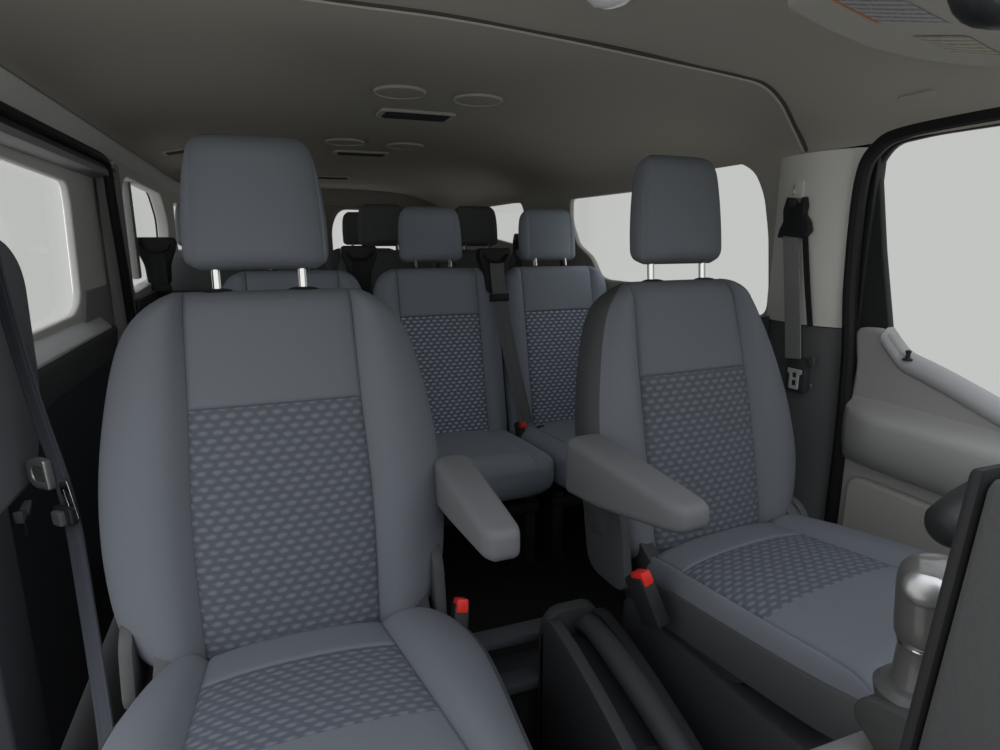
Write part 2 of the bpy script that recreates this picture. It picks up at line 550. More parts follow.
# --- left wall (passenger side) behind the sliding door
zl = CZ + 0.315
XLU = XL
lw = rounded([(2.46, CZ - 0.19), (3.45, CZ - 0.15), (3.5, CZ + 0.10), (3.35, CZ + 0.215), (2.58, CZ + 0.225), (2.47, CZ + 0.18)], 0.05, 4)
lw2 = rounded([(3.75, CZ - 0.06), (4.6, CZ - 0.06), (4.6, CZ + 0.2), (3.75, CZ + 0.2)], 0.06, 4)
struct(plate('wall_left', [(2.40, 0), (Y_END, 0), (Y_END, zl), (2.40, zl)], [lw, lw2], 0.05, 0.006, TRIM, YZ(XL - 0.025)))
window('window_3', lw, XL - 0.056)
window('window_4', lw2, XL - 0.056)
struct(prism('trim_4', [(XL + 0.02, 2.42, 0), (XL + 0.02, 4.8, 0), (XL + 0.02, 4.8, CZ - 0.18), (XL + 0.02, 2.42, CZ - 0.20)], (-0.02, 0, 0), TRIMD, bev=0.006))
struct(box('trim_5', (XL - 0.045, 2.80, CZ + 0.05), (0.03, 0.05, 0.40), TRIMM, bev=0.008))

# --- rear end: two doors with a window each
dr = []
for side, x0, x1 in ((1, XC + 0.001, XR + 0.02), (-1, XL - 0.02, XC - 0.001)):
    win = rounded([(XC + side * 0.04, CZ - 0.20), (XC + side * 0.60, CZ - 0.20), (XC + side * 0.62, CZ + 0.05), (XC + side * 0.56, CZ + 0.225), (XC + side * 0.10, CZ + 0.235), (XC + side * 0.035, CZ + 0.10)], [0.05, 0.06, 0.15, 0.09, 0.08, 0.1], 6)
    d = bpy.data.objects.new('door_%d' % (3 if side > 0 else 4), None); COL.objects.link(d); d['kind'] = 'structure'
    plate('door_panel', [(x0, 0), (x1, 0), (x1, CZ + 0.36), (x0, CZ + 0.36)], [win], 0.04, 0.008, mat('rear_door_trim', (0.30, 0.285, 0.25), 0.7), XZ(Y_END + 0.04), d)
    ctr = Vector((sum(p[0] for p in win) / len(win), sum(p[1] for p in win) / len(win)))
    plate('pane', [tuple(ctr + (Vector(p) - ctr) * 1.03) for p in win], [], 0.004, 0.0005, GLASS, XZ(Y_END + 0.066), d)
    tube('window_trim', [Vector((p[0], Y_END + 0.018, p[1])) for p in win + [win[0]]], 0.006, TRIMM, d, 8)
struct(prism('wall_rear', [(XL, Y_END, CZ + 0.255), (XR, Y_END, CZ + 0.255), (XR, Y_END, CZ + 0.40), (XL, Y_END, CZ + 0.40)], (0, 0.03, 0), mat('rear_header', (0.35, 0.33, 0.29), 0.8), bev=0.008))

# ------------------------------------------------------------------ driver's door and its pillar
# upper pillar trim, bowed forward; lower pillar trim
prof = [(XR + 0.03, 1.395), (XR - 0.010, 1.348), (XR - 0.022, 1.30), (XR - 0.024, 1.25), (XR - 0.020, 1.215), (XR - 0.006, 1.170), (XR + 0.012, 1.138), (XR + 0.03, 1.125), (XR + 0.03, 1.395)]
pr = [(a, b) for a, b in prof]
bm = bmesh.new()
add_prism(bm, [(x, y, CZ - 0.215) for x, y in pr], (0, 0, 0.428))
struct(finish(bm, 'trim_6', TRIM, smooth=60))
bm = bmesh.new()
add_prism(bm, [(x + 0.004, y, 0.0) for x, y in pr], (0, 0, CZ - 0.218))
struct(finish(bm, 'trim_7', mat('pillar_lower_trim', (0.105, 0.108, 0.112), 0.6, bump=0.15, vary=0.05), smooth=60))
struct(box('leak_backing', (XR + 0.052, 1.235, 0.70), (0.03, 0.27, 1.42), BLACK, bev=0.004))  # unseen backing added to stop light leaking through gaps behind the pillar
# rubber seal round the door opening
seal = smooth_path([(XR + 0.02, 0.30, CZ + 0.232), (XR + 0.005, 0.70, CZ + 0.236), (XR + 0.005, 0.99, CZ + 0.232), (XR + 0.008, 1.080, CZ + 0.205), (XR + 0.014, 1.118, CZ + 0.13), (XR + 0.016, 1.116, CZ - 0.1), (XR + 0.014, 1.094, CZ - 0.3), (XR + 0.014, 1.086, CZ - 0.6), (XR + 0.014, 1.086, 0.05)], 8)
struct(tube('trim_8', seal, 0.017, RUBBER, seg=10))

XD = XR + 0.03
door = bpy.data.objects.new('door_1', None); COL.objects.link(door); door['kind'] = 'structure'
wo = [on_x(x, y, XD) for x, y in ((872, 165), (888, 142), (930, 132), (1000, 121), (1085, 112), (1085, 490), (1000, 424), (950, 398), (912, 376), (893, 360), (884, 345), (876, 250))]
wo = rounded([(p.y, p.z) for p in wo], [0.02, 0.03, 0.03, 0, 0, 0, 0.03, 0.03, 0.03, 0.01, 0.005, 0.02], 4)
fo = [(1.125, CZ + 0.26), (0.35, CZ + 0.26), (0.35, CZ - 0.45), (1.125, CZ - 0.45)]
plate('window_frame', rounded(fo, 0.02, 3), [wo], 0.016, 0.005, mat('door_frame_black', (0.028, 0.029, 0.030), 0.5), YZ(XD + 0.026), door)
inner = [(p[0], p[1]) for p in wo]
ctr = Vector((sum(p[0] for p in inner) / len(inner), sum(p[1] for p in inner) / len(inner)))
plate('pane', [tuple(ctr + (Vector(p) - ctr) * 1.03) for p in inner], [], 0.004, 0.0005, GLASS, YZ(XD + 0.045), door)
# inner door card: top edge falls toward the front
top_px = [(861, 331), (878, 332), (889, 336), (900, 352), (909, 362), (927, 372), (953, 386), (1000, 413), (1040, 436)]
tp = [on_x(x, y, XD - 0.004) for x, y in top_px]
card = [(p.y, p.z) for p in tp] + [(0.40, tp[-1].z - 0.03), (0.40, 0.12), (1.070, 0.12), (1.070, CZ - 0.40), (1.066, CZ - 0.30)]
plate('door_panel', rounded(card, 0.012, 3), [], 0.030, 0.010, DOORG, YZ(XD + 0.001), door)
# bright ledge below the glass
led = [Vector((p.x - 0.010, p.y + (0.006 if i < 3 else 0), p.z + 0.016)) for i, p in enumerate(tp[2:])]
bm = bmesh.new()
for i in range(len(led) - 1):
    pass
rows_ = []
for p in smooth_path(led, 6):
    rows_.append([bm.verts.new(p + Vector(q)) for q in ((0.030, 0, 0.004), (0.010, 0, 0.003), (-0.006, 0, -0.012), (-0.009, 0, -0.024), (-0.002, 0, -0.038), (0.03, 0, -0.042))])
for a, b in zip(rows_, rows_[1:]):
    for k in range(6): bm.faces.new((a[k], a[(k + 1) % 6], b[(k + 1) % 6], b[k]))
bm.faces.new(rows_[0]); bm.faces.new(list(reversed(rows_[-1])))
finish(bm, 'sill_ledge', mat('door_ledge', (0.40, 0.405, 0.42), 0.5), door, 60)
# swelling arm rest shelf along the door
bm = bmesh.new(); rows_ = []
for i in range(25):
    y = 1.072 - i * 0.028
    e = min(1.0, (i + 0.5) / 4.0) ** 0.5
    dz = 0.015 * max(0, i - 14) / 10
    sec = [(0.0, -0.366), (-0.006 * e, -0.378), (-0.018 * e, -0.384), (-0.054 * e, -0.394), (-0.066 * e, -0.400), (-0.072 * e, -0.414), (-0.071 * e, -0.450), (-0.062 * e, -0.490), (-0.040 * e, -0.520), (-0.018 * e, -0.534), (0.0, -0.540)]
    rows_.append([bm.verts.new((XD - 0.012 + a, y, CZ + b + dz)) for a, b in sec])
for a, b in zip(rows_, rows_[1:]):
    for k in range(len(a) - 1): bm.faces.new((a[k], a[k + 1], b[k + 1], b[k]))
bm.faces.new(rows_[0]); bm.faces.new(list(reversed(rows_[-1])))
finish(bm, 'armrest', DOORG, door, 60)
mp = [(1.035, CZ - 0.575), (0.45, CZ - 0.575), (0.45, CZ - 0.86), (1.035, CZ - 0.86)]
plate('map_pocket', rounded(mp, 0.03, 4), [], 0.03, 0.010, mat('door_pocket', (0.38, 0.375, 0.35), 0.6, bump=0.2), YZ(XD - 0.022), door)
lp = on_x(909, 362, XD - 0.01)
lathe('lock_pin', [(0.010, 0), (0.010, 0.004), (0.005, 0.006), (0.0045, 0.016), (0.006, 0.018), (0.006, 0.022), (0.002, 0.024)], BLACK, Matrix.Translation(lp + Vector((-0.006, 0, 0.004))), door, 16)

# ------------------------------------------------------------------ sliding door on the passenger side
XS = -0.50
sd = bpy.data.objects.new('door_2', None); COL.objects.link(sd); sd['kind'] = 'structure'
so = [(1.20, 0.05), (2.40, 0.05), (2.40, CZ + 0.222), (1.20, CZ + 0.222)]
sw = [on_x(x, y, XS) for x, y in ((68, 184), (66, 298), (58, 316), (30, 335))]
swo = [(1.30, CZ + 0.182), (1.30, CZ - 0.215), (1.62, CZ - 0.21), (1.98, CZ - 0.205), (2.060, CZ - 0.165), (2.09, CZ + 0.10), (2.08, CZ + 0.162)]
plate('upper_panel', [(1.0, CZ - 0.30), (2.52, CZ - 0.30), (2.52, CZ + 0.32), (1.0, CZ + 0.32)], [rounded(swo, [0.02, 0.02, 0.02, 0.06, 0.06, 0.04, 0.04], 5)], 0.02, 0.006, mat('door_trim_lightened', (0.86, 0.85, 0.82), 0.65, vary=0.03), YZ(XS - 0.01), sd)  # trim colour raised for brightness that the light alone leaves short
ctr = Vector((1.65, CZ - 0.02))
plate('pane', [tuple(ctr + (Vector(p) - ctr) * 1.06) for p in swo], [], 0.004, 0.0005, GLASS, YZ(XS - 0.030), sd)
# mid-grey belt with a slanting shelf under the glass, dark lower half
bm = bmesh.new()
add_prism(bm, [(XS - 0.01, 1.20, CZ - 0.212), (XS + 0.036, 1.20, CZ - 0.258), (XS + 0.036, 1.20, CZ - 0.266), (XS - 0.01, 1.20, CZ - 0.25)], (0, 0.99, 0), 0.003)
b2 = bmesh.new()
add_prism(b2, [(XS + 0.034, 1.20, CZ - 0.264), (XS + 0.040, 1.20, CZ - 0.275), (XS + 0.028, 1.20, CZ - 0.36), (XS - 0.01, 1.20, CZ - 0.37), (XS - 0.01, 1.20, CZ - 0.255)], (0, 1.05, 0), 0.005)
finish(b2, 'belt_moulding', mat('belt_moulding_grey', (0.10, 0.102, 0.105), 0.6), sd)
finish(bm, 'shelf', mat('door_shelf', (0.78, 0.785, 0.80), 0.5), sd)  # shelf colour lightened so its sloping top looks lit
plate('belt_panel', [(1.95, CZ - 0.40), (2.395, CZ - 0.40), (2.395, CZ - 0.150), (2.08, CZ - 0.150), (2.05, CZ - 0.20)], [], 0.02, 0.006, TRIMM, YZ(XS - 0.002), sd)
plate('lower_panel', [(1.20, 0.06), (2.395, 0.06), (2.395, CZ - 0.34), (1.20, CZ - 0.34)], [], 0.03, 0.008, TRIMD, YZ(XS + 0.004), sd)
# black rubber seal round its opening
s2 = smooth_path([(XL - 0.005, 0.9, CZ + 0.240), (XL - 0.002, 1.5, CZ + 0.238), (XL, 2.0, CZ + 0.240), (XL, 2.23, CZ + 0.238), (XL, 2.285, CZ + 0.212), (XL, 2.30, CZ + 0.10), (XL, 2.345, CZ - 0.15), (XL, 2.36, CZ - 0.40), (XL, 2.36, 0.05)], 8)
struct(tube('trim_9', s2, 0.014, RUBBER, seg=10))
struct(prism('trim_10', [(XL - 0.05, 2.355, 0.0), (XL + 0.002, 2.375, 0.0), (XL + 0.006, 2.43, 0.0), (XL - 0.05, 2.45, 0.0)], (0, 0, CZ + 0.24), TRIMM, bev=0.004))
# light rail trim above the opening
bm = bmesh.new()
add_prism(bm, [(XL - 0.03, 0.95, CZ + 0.235), (XL + 0.002, 0.95, CZ + 0.250), (XL + 0.030, 0.95, CZ + 0.315), (XL - 0.03, 0.95, CZ + 0.33)], (0, 3.9, 0), 0.004)
struct(finish(bm, 'trim_11', TRIM))
# top track cover, dark line under the rail
struct(box('trim_12', (XL - 0.022, 1.60, CZ + 0.218), (0.05, 1.6, 0.014), BLACK, bev=0.003))
struct(box('trim_13', (XL - 0.03, 1.60, CZ + 0.202), (0.07, 1.6, 0.018), TRIMM, bev=0.003))
# rounded lower trim of the passenger-side pillar
bp = rounded([(1.10, CZ - 0.42), (1.30, CZ - 0.42), (1.385, CZ - 0.30), (1.40, CZ - 0.06), (1.34, CZ - 0.01), (1.10, CZ + 0.01)], [0.02, 0.05, 0.1, 0.1, 0.08, 0.02], 8)
bt = struct(plate('trim_14', bp, [], 0.05, 0.018, mat('pillar_bulge_grey', (0.19, 0.20, 0.22), 0.6, bump=0.15), YZ(XL - 0.012)))
struct(prism('trim_15', [(XL - 0.05, 1.02, 0.0), (XL + 0.01, 1.04, 0), (XL + 0.01, 1.17, 0), (XL - 0.05, 1.20, 0)], (0, 0, CZ - 0.36), TRIMD, bev=0.006))

# ------------------------------------------------------------------ front seats
def front_seat(x0, y0, sx, name_label, dz, rot):
    """sx = +1: arm rest toward +x. Seat-local origin on the floor under the pad's rear edge."""
    root = thing('captain_chair', (x0, y0, 0), name_label, 'car seat')
    root.rotation_euler.z = rot
    t = R(12)
    # back rest: bottom front edge at z 0.435
    Mb = frame((0, 1.075 - 0.2 * (-dz), CZ - 0.690 + dz), (1, 0, 0), (0, math.sin(t), math.cos(t)), (0, -math.cos(t), math.sin(t)))
    L = 0.615 - dz
    W = [(0, .165), (.03, .205), (.08, .245), (.16, .272), (.30, .286), (.45, .288), (.60, .280), (.75, .263), (.85, .246), (.91, .228), (.95, .206), (.98, .180), (1.0, .155)]
    WD = [(0, .165), (.03, .205), (.08, .245), (.16, .276), (.3, .294), (.45, .286), (.57, .270), (.7, .243), (.8, .215), (.88, .186), (.94, .158), (.98, .132), (1, .11)]
    wf = lambda b: smooth_tab(W, b / L)
    if sx > 0: sm = lambda b: (smooth_tab([(0, .146), (.4, .152), (.7, .144), (1, .139)], b / L),) * 2
    else: sm = lambda b: (smooth_tab([(0, .165), (.4, .172), (1, .172)], b / L), smooth_tab([(0, .128), (.4, .128), (1, .100)], b / L))
    hs = L - 0.205
    reg = lambda a, b: 1 if (-sm(b)[0] < a < sm(b)[1] and b < hs) else 0
    upholstered('backrest', L, (lambda b: wf(b) * 1.02), (lambda b: wf(b) * 1.02) if sx > 0 else (lambda b: smooth_tab(WD, b / L)), sm, 0.055, 0.075 if sx > 0 else 0.095, Mb, [FAB, PAT, SHELL, SEAM], root, puff=0.006, bol=0.026, p_front=2.6, p_back=3.4,
                r0=0.06, r1=0.045, hseams=(hs,), region=reg, shell_c=0, shell_cols=(1, 1) if sx > 0 else (4, 1))
    # head restraint on two chromed posts
    hx = -0.013 if sx > 0 else -0.014
    hw = 1.0 if sx > 0 else 0.955
    Mh = frame((hx, 1.205, CZ - 0.052), (1, 0, 0), (0, math.sin(R(6)), math.cos(R(6))), (0, -math.cos(R(6)), math.sin(R(6))))
    LH = 0.232
    WH = [(0, .098), (.06, .1185), (.2, .1225), (.45, .1200), (.7, .113), (.86, .105), (.95, .095), (1, .076)]
    wh = lambda b: hw * smooth_tab(WH, b / LH)
    hr = upholstered('headrest', LH, wh, wh, lambda b: (.106 - .012 * (b / LH) ** 2, .113 - .014 * (b / LH) ** 2), 0.040, 0.055, Mh, [FAB, FAB, FAB, FAB], root, puff=0.010, bol=0.002, p_front=2.7, p_back=2.6, r0=0.035, r1=0.045, groove=0.0012)
    for s in (-1, 1):
        tube('headrest_post', [(hx + s * 0.073, 1.20, CZ - 0.125), (hx + s * 0.073, 1.2085, CZ - 0.04)], 0.0075, CHROME, root, 14)
        lathe('post_guide', [(0.030, -0.012), (0.030, 0.002), (0.024, 0.006), (0.014, 0.008)], BLACK, Matrix.Translation((hx + s * 0.073, 1.196, CZ - 0.092)) @ Matrix.Scale(0.62, 4, (0, 1, 0)), root, 20)
    # seat pad
    tc = R(6.5)
    Mc = frame((0, 1.03, CZ - 0.682 + dz), (1, 0, 0), (0, -math.cos(tc), math.sin(tc)), (0, math.sin(tc), math.cos(tc)))
    LC = 0.60 if sx > 0 else 0.525
    if sx > 0:
        WL_ = [(0, .200), (.05, .225), (.15, .252), (.3, .270), (.6, .272), (.8, .265), (.9, .25), (.96, .225), (1, .18)]
        WR_ = [(0, .245), (.05, .280), (.15, .300), (.3, .303), (.6, .286), (.8, .272), (.9, .255), (.96, .225), (1, .18)]
        smc = lambda b: (.138 + .02 * min(1, b / LC * 1.5), .140 + .055 * min(1, b / LC * 1.5))
        b0, b1 = .125, .325
    else:
        WL_ = [(0, .195), (.05, .220), (.15, .232), (.3, .236), (.6, .238), (.8, .236), (.9, .230), (.96, .218), (1, .19)]
        WR_ = [(0, .200), (.05, .225), (.15, .250), (.3, .268), (.6, .276), (.8, .270), (.9, .255), (.96, .23), (1, .18)]
        smc = lambda b: (.205 + .012 * min(1, b / LC * 1.5), .115 + .01 * min(1, b / LC * 1.5))
        b0, b1 = .120, .315
    regc = lambda a, b: 1 if (-smc(b)[0] < a < smc(b)[1] and b0 < b < b1) else 0
    upholstered('cushion', LC, lambda b: smooth_tab(WL_, b / LC), lambda b: smooth_tab(WR_, b / LC), smc, 0.065, 0.06, Mc, [FAB, PAT, SHELL, SEAM], root, puff=0.010, bol=0.020 if sx > 0 else 0.012, p_front=3.4 if sx > 0 else 4.5, p_back=4,
                r0=0.05, r1=0.09 if sx > 0 else 0.06, hseams=(b0,), region=regc, shell_c=-0.005 if sx > 0 else 0.018)
    # plastic skirt wrapped round the pad's lower edge and front
    plan = []
    for k in range(25):
        b = LC * k / 24; plan.append((-(smooth_tab(WL_, b / LC) + .006), b * 1.01 - .01))
    for k in range(24, -1, -1):
        b = LC * k / 24; plan.append((smooth_tab(WR_, b / LC) + .006, b * 1.01 - .01))
    bm = bmesh.new(); add_prism(bm, [Mc @ Vector((a, b, 0.024)) for a, b in plan], Mc.to_3x3() @ Vector((0, 0, -0.078)), 0.006)
    # the skirt's lower edge rises toward the back
    finish(bm, 'seat_skirt', mat('skirt_plastic', (0.055, 0.057, 0.060), 0.55, bump=0.2), root, 40)
    # inboard / outboard plastic shields and pedestal
    for s in (-1, 1):
        inner_side = (s == sx)
        X = s * 0.268
        pts = [(1.10, .405), (1.12, .49), (1.06, .52), (1.00, .475), (.90, .425), (.70, .425), (.74, .42), (.74, .37), (.82, .345), (.92, .33), (1.05, .33)]
        o2 = rounded(pts, 0.03, 4)
        bm = bmesh.new(); add_prism(bm, [((X - s * .02 if s == sx and sx > 0 else X * .86) - s * 0.040, a, b + dz) for a, b in o2], (s * 0.030, 0, 0), 0.008)
        finish(bm, 'side_shield', PLAST if inner_side else PLASTM, root)
        # recliner hinge arm up to the back rest
        lo_ = 0.0 if inner_side else (0.045 if sx > 0 else 0.09)
        hp = rounded([(1.00, .40 + dz), (1.14, .40 + dz), (1.17, .55 + dz - lo_), (1.13, .59 + dz - lo_), (1.03, .58 + dz - lo_)], 0.045, 6)
        bm = bmesh.new(); add_prism(bm, [(s * 0.250, a, b) for a, b in hp], (s * 0.022, 0, 0), 0.006)
        finish(bm, 'hinge_cover', SHELL if inner_side else PLASTM, root)
    bm = bmesh.new()
    add_prism(bm, [(-0.235, a, b) for a, b in rounded([(1.06, .0), (1.06, .37), (.90, .36), (.72, .36), (.60, .365), (.62, .0)], 0.03, 4)], (0.47, 0, 0), 0.012)
    finish(bm, 'pedestal', PLAST, root)
    # arm rest
    xa = sx * (0.310 if sx > 0 else 0.314)
    wd = 0.85 if sx > 0 else 1.0
    arm = rounded([(-.045 * wd, 1.115), (.045 * wd, 1.115), (.043 * wd, .98), (.036 * wd, .80), (.026 * wd, .775), (-.026 * wd, .775), (-.038 * wd, .80), (-.044 * wd, .98)], [.03, .03, .02, .02, .02, .02, .02, .02], 5)
    bm = bmesh.new()
    lo = [(xa + a, b, 0) for a, b in arm]
    add_prism(bm, lo, (0, 0, 1))
    for v in bm.verts:
        k = (v.co.y - .775) / .34              # 0 at the tip, 1 at the pivot
        top = CZ - 0.412 - 0.020 * (1 - k) + (0.0 if sx > 0 else 0.030)
        if sx > 0: v.co.y = 1.115 - (1.115 - v.co.y) * 0.93
        thick = 0.052 + 0.048 * k if sx > 0 else 0.046 + 0.070 * min(1, 1.2 * k)
        v.co.z = top if v.co.z > .5 else top - thick
    bmesh.ops.bevel(bm, geom=[e for e in bm.edges if e.calc_face_angle(0) > R(50)], offset=0.018, segments=4, profile=0.5, affect='EDGES', clamp_overlap=True)
    finish(bm, 'armrest', mat('armrest_cloth', (0.142, 0.145, 0.154), 0.85, bump=0.2, scale=900), root, 50)
    # belt buckle with red press button
    bx = sx * 0.298
    Mk = Matrix.Rotation(R(-24), 4, 'X') @ Matrix.Rotation(R(12) * sx, 4, 'Y')
    bp_ = Vector((bx - 0.012, 1.0, .364)) if sx > 0 else Vector((bx + 0.005, 0.91, .455))
    bk = box('belt_buckle', bp_, (0.030, 0.055, 0.12) if sx > 0 else (0.030, 0.055, 0.095), BLACK, root, 0.006, Mk)
    box('press_button', bp_ + Mk.to_3x3() @ Vector((0, -0.012, 0.056 if sx > 0 else 0.043)), (0.023, 0.036, 0.026), RED, bk, 0.004, Mk)
    return root


passenger = front_seat(0.0, 0.0, 1, 'grey cloth front seat with patterned insert, nearest seat, beside the sliding door', -0.055, 0.0)
driver = front_seat(0.885 + 0.086, -0.03, -1, "grey cloth driver's seat facing the gear lever, beside the door with the map pocket", 0.0, R(4.5))

# ------------------------------------------------------------------ rear seats
def rear_seat(mats, top=CZ - 0.104, head=True):
    root = bpy.data.objects.new('bench_chair', None); COL.objects.link(root)
    t = R(13); L = 0.68
    zb = top - L * math.cos(t)
    yb = -L * math.sin(t)
    Mb = frame((0, yb, zb), (1, 0, 0), (0, math.sin(t), math.cos(t)), (0, -math.cos(t), math.sin(t)))
    W = [(0, .220), (.06, .235), (.2, .238), (.75, .238), (.88, .233), (.94, .218), (.98, .192), (1, .16)]
    wf = lambda b: smooth_tab(W, b / L)
    sm = lambda b: (.150, .150)
    hs = L - 0.182
    reg = lambda a, b: 1 if (abs(a) < .150 and b < hs) else 0
    upholstered('backrest', L, wf, wf, sm, 0.05, 0.06, Mb, mats + [SEAM], root, puff=0.006, bol=0.014, p_front=3.2, p_back=4, r0=0.05, r1=0.04, hseams=(hs,), region=reg, shell_c=-0.02, nb=30)
    Mh = frame((0, 0.035, top + 0.022), (1, 0, 0), (0, math.sin(R(8)), math.cos(R(8))), (0, -math.cos(R(8)), math.sin(R(8))))
    LH = 0.206
    WH = [(0, .098), (.06, .1165), (.2, .1195), (.5, .1195), (.75, .115), (.9, .105), (1, .082)]
    wh = lambda b: smooth_tab(WH, b / LH)
    upholstered('headrest', LH, wh, wh, lambda b: (.09, .09), 0.035, 0.05, Mh, [mats[0], mats[0], mats[0], mats[0]], root, puff=0.010, bol=0.004, r0=0.03, r1=0.045, groove=0.0, nb=16)
    for s in (-1, 1):
        tube('headrest_post', [(s * 0.065, 0.005, top - 0.02), (s * 0.065, 0.02, top + 0.035)], 0.008, CHROME, root, 10)
        lathe('post_guide', [(0.020, -0.004), (0.020, 0.006), (0.012, 0.008)], BLACK, Matrix.Translation((s * 0.065, 0.004, top - 0.004)), root, 12)
    tc = R(5)
    Mc = frame((0, yb + 0.05, zb + 0.015), (1, 0, 0), (0, -math.cos(tc), math.sin(tc)), (0, math.sin(tc), math.cos(tc)))
    LC = 0.52
    WC = [(0, .230), (.1, .237), (.8, .237), (.93, .230), (1, .20)]
    wc = lambda b: smooth_tab(WC, b / LC)
    upholstered('cushion', LC, wc, wc, lambda b: (.16, .16), 0.045, 0.10, Mc, [mats[0], mats[0], mats[0], SEAM], root, puff=0.010, bol=0.008, p_front=4, p_back=5, r0=0.04, r1=0.07, groove=0.002, nb=24)
    bm = bmesh.new()
    for s in (-1, 1):
        add_box(bm, Vector((s * 0.19, yb - 0.14, zb / 2 - 0.04)), (0.04, 0.40, zb - 0.08), 0.006)
    add_box(bm, Vector((0, yb - 0.14, zb - 0.115)), (0.44, 0.42, 0.04), 0.006)
    finish(bm, 'seat_frame', BLACK, root)
    return root


def dup(root):
    r = root.copy(); COL.objects.link(r)
    for ch in root.children:
        c = ch.copy(); COL.objects.link(c); c.parent = r
        for g in ch.children:
            d = g.copy(); COL.objects.link(d); d.parent = c
    return r


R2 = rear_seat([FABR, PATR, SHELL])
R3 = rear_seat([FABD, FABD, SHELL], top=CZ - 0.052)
rear_spots = [
    (R2, 0.585, 2.27, 'second-row seat of the bench, the middle one, seen over the walkway between the front seats', 'second row bench seats'),
    (R2, 1.070, 2.27, 'second-row bench seat partly behind the driver\'s seat, beside the long side window', 'second row bench seats'),
    (R2, 0.080, 2.27, 'second-row bench seat almost hidden behind the nearest front seat', 'second row bench seats'),
    (R3, 0.555, 3.12, 'dark third-row seat whose headrest stands before the rear window', 'third row seats'),
    (R3, 1.045, 3.12, 'dark third-row seat near the far side window, headrest beside the belt guide', 'third row seats'),
    (R3, -0.245, 3.06, 'dark third-row seat by the sliding door, mostly behind the nearest headrest', 'third row seats'),
    (R3, 0.585, 4.05, 'dark last-row seat, its headrest half seen against the rear window', 'last row seats'),
]
used = set()
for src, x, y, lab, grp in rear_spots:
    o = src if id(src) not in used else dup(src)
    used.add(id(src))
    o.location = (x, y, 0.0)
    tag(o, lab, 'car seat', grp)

# ------------------------------------------------------------------ belts
def belt_guide(x, y, z, label, strap=None, dark=True, s=1.0, tongue=True):
    """shoulder belt guide standing on top of a seat back, with its strap"""
    root = thing('seat_belt', (x, y, z), label, 'seat belt', 'belts on the rear seat backs')
    bm = bmesh.new()
    o2 = rounded([(-.062, .075), (.062, .075), (.066, .045), (.040, -.02), (.036, -.09), (-.036, -.09), (-.040, -.02), (-.066, .045)], .018, 4)
    add_prism(bm, [(a * s, 0.0, b * s) for a, b in o2], (0, 0.05, 0), 0.012)
    finish(bm, 'guide_housing', BLACK, root)
    sl = smooth_path([(-.048 * s, -.004, .052 * s), (-.03 * s, -.010, .030 * s), (0, -.013, .026 * s), (.03 * s, -.010, .030 * s), (.048 * s, -.004, .052 * s)], 5)
    tube('slot_lip', sl, 0.006, RUBBER, root, 8)
    pts = [(0, -0.012, 0.03), (0.002, -0.014, -0.02)] + (strap or [(0.004, -0.02, -0.10), (0.006, -0.03, -0.16)])
    ribbon('webbing', smooth_path(pts, 6), 0.055 * s, (1, 0, 0), WEBD if dark else WEB, root)
    if tongue:
        box('tongue', (0.004, -0.028, -0.105 * s), (0.075 * s, 0.014, 0.030), BLACK, root, 0.005)
        plate('tongue_plate', rounded([(-.016, -.03), (.016, -.03), (.016, .012), (-.016, .012)], .004, 3), [rounded([(-.009, -.022), (.009, -.022), (.009, -.010), (-.009, -.010)], .002, 2)], 0.003, 0.0004, STEEL, XZ(0) @ Matrix.Translation((0.004, -0.135 * s, 0.030)), root)
    return root


belt_guide(0.800, 2.185, CZ - 0.105, 'grey belt falling from its guide between two second-row seats to the red buckle',
           [(0.008, -0.034, -0.13), (0.02, -0.070, -0.26), (0.04, -0.105, -0.40), (0.062, -0.142, -0.54), (0.070, -0.150, -0.57)], False)
belt_guide(0.318, 2.30, CZ - 0.095, 'black belt guide on the seat back beside the nearest headrest, strap hanging behind that seat')
belt_guide(-0.415, 2.84, CZ - 0.075, 'black belt tower with chrome tongue next to the sliding door seal', s=1.15)
# belts fixed to the side wall behind the right bench seat and far back
def wall_belt(Y, Z, lab, ln=0.35):
    root = thing('seat_belt', (XR - 0.012, Y, Z), lab, 'seat belt', 'belts on the side wall')
    bm = bmesh.new(); add_prism(bm, [(-.012, a, b) for a, b in rounded([(-.035, -.03), (.035, -.03), (.03, .03), (.012, .055), (-.012, .055), (-.03, .03)], .012, 4)], (0.024, 0, 0), 0.006)
    finish(bm, 'belt_ring', BLACK, root)
    ribbon('webbing', smooth_path([(-0.014, 0, 0.02), (-0.02, -0.02, -ln * .5), (-0.025, -0.03, -ln)], 5), 0.047, (0, 1, 0), WEBD, root)


wall_belt(2.62, CZ - 0.05, 'black belt hanging on the side wall behind the second-row headrest by the long window')
wall_belt(3.22, CZ - 0.02, 'black belt hanging on the wall below the far side window', 0.3)

# red buckle on the bench, in the gap between its two visible cushions
bkl = thing('bench_buckle', (0.842, 2.035, 0.40), 'small black buckle with red button in the gap between second-row cushions', 'belt buckle')
box('buckle_housing', (0, 0, 0.0), (0.034, 0.024, 0.07), BLACK, bkl, 0.005, Matrix.Rotation(R(-35), 3, 'X'))
box('press_button', (0, -0.022, 0.030), (0.026, 0.020, 0.022), RED, bkl, 0.003, Matrix.Rotation(R(-35), 3, 'X'))
bk2 = thing('bench_buckle', (0.93, 2.03, 0.385), 'plain black buckle lying on the second-row cushion behind the driver\'s armrest', 'belt buckle')
box('buckle_housing', (0, 0, 0.0), (0.032, 0.024, 0.06), BLACK, bk2, 0.005, Matrix.Rotation(R(-50), 3, 'X'))

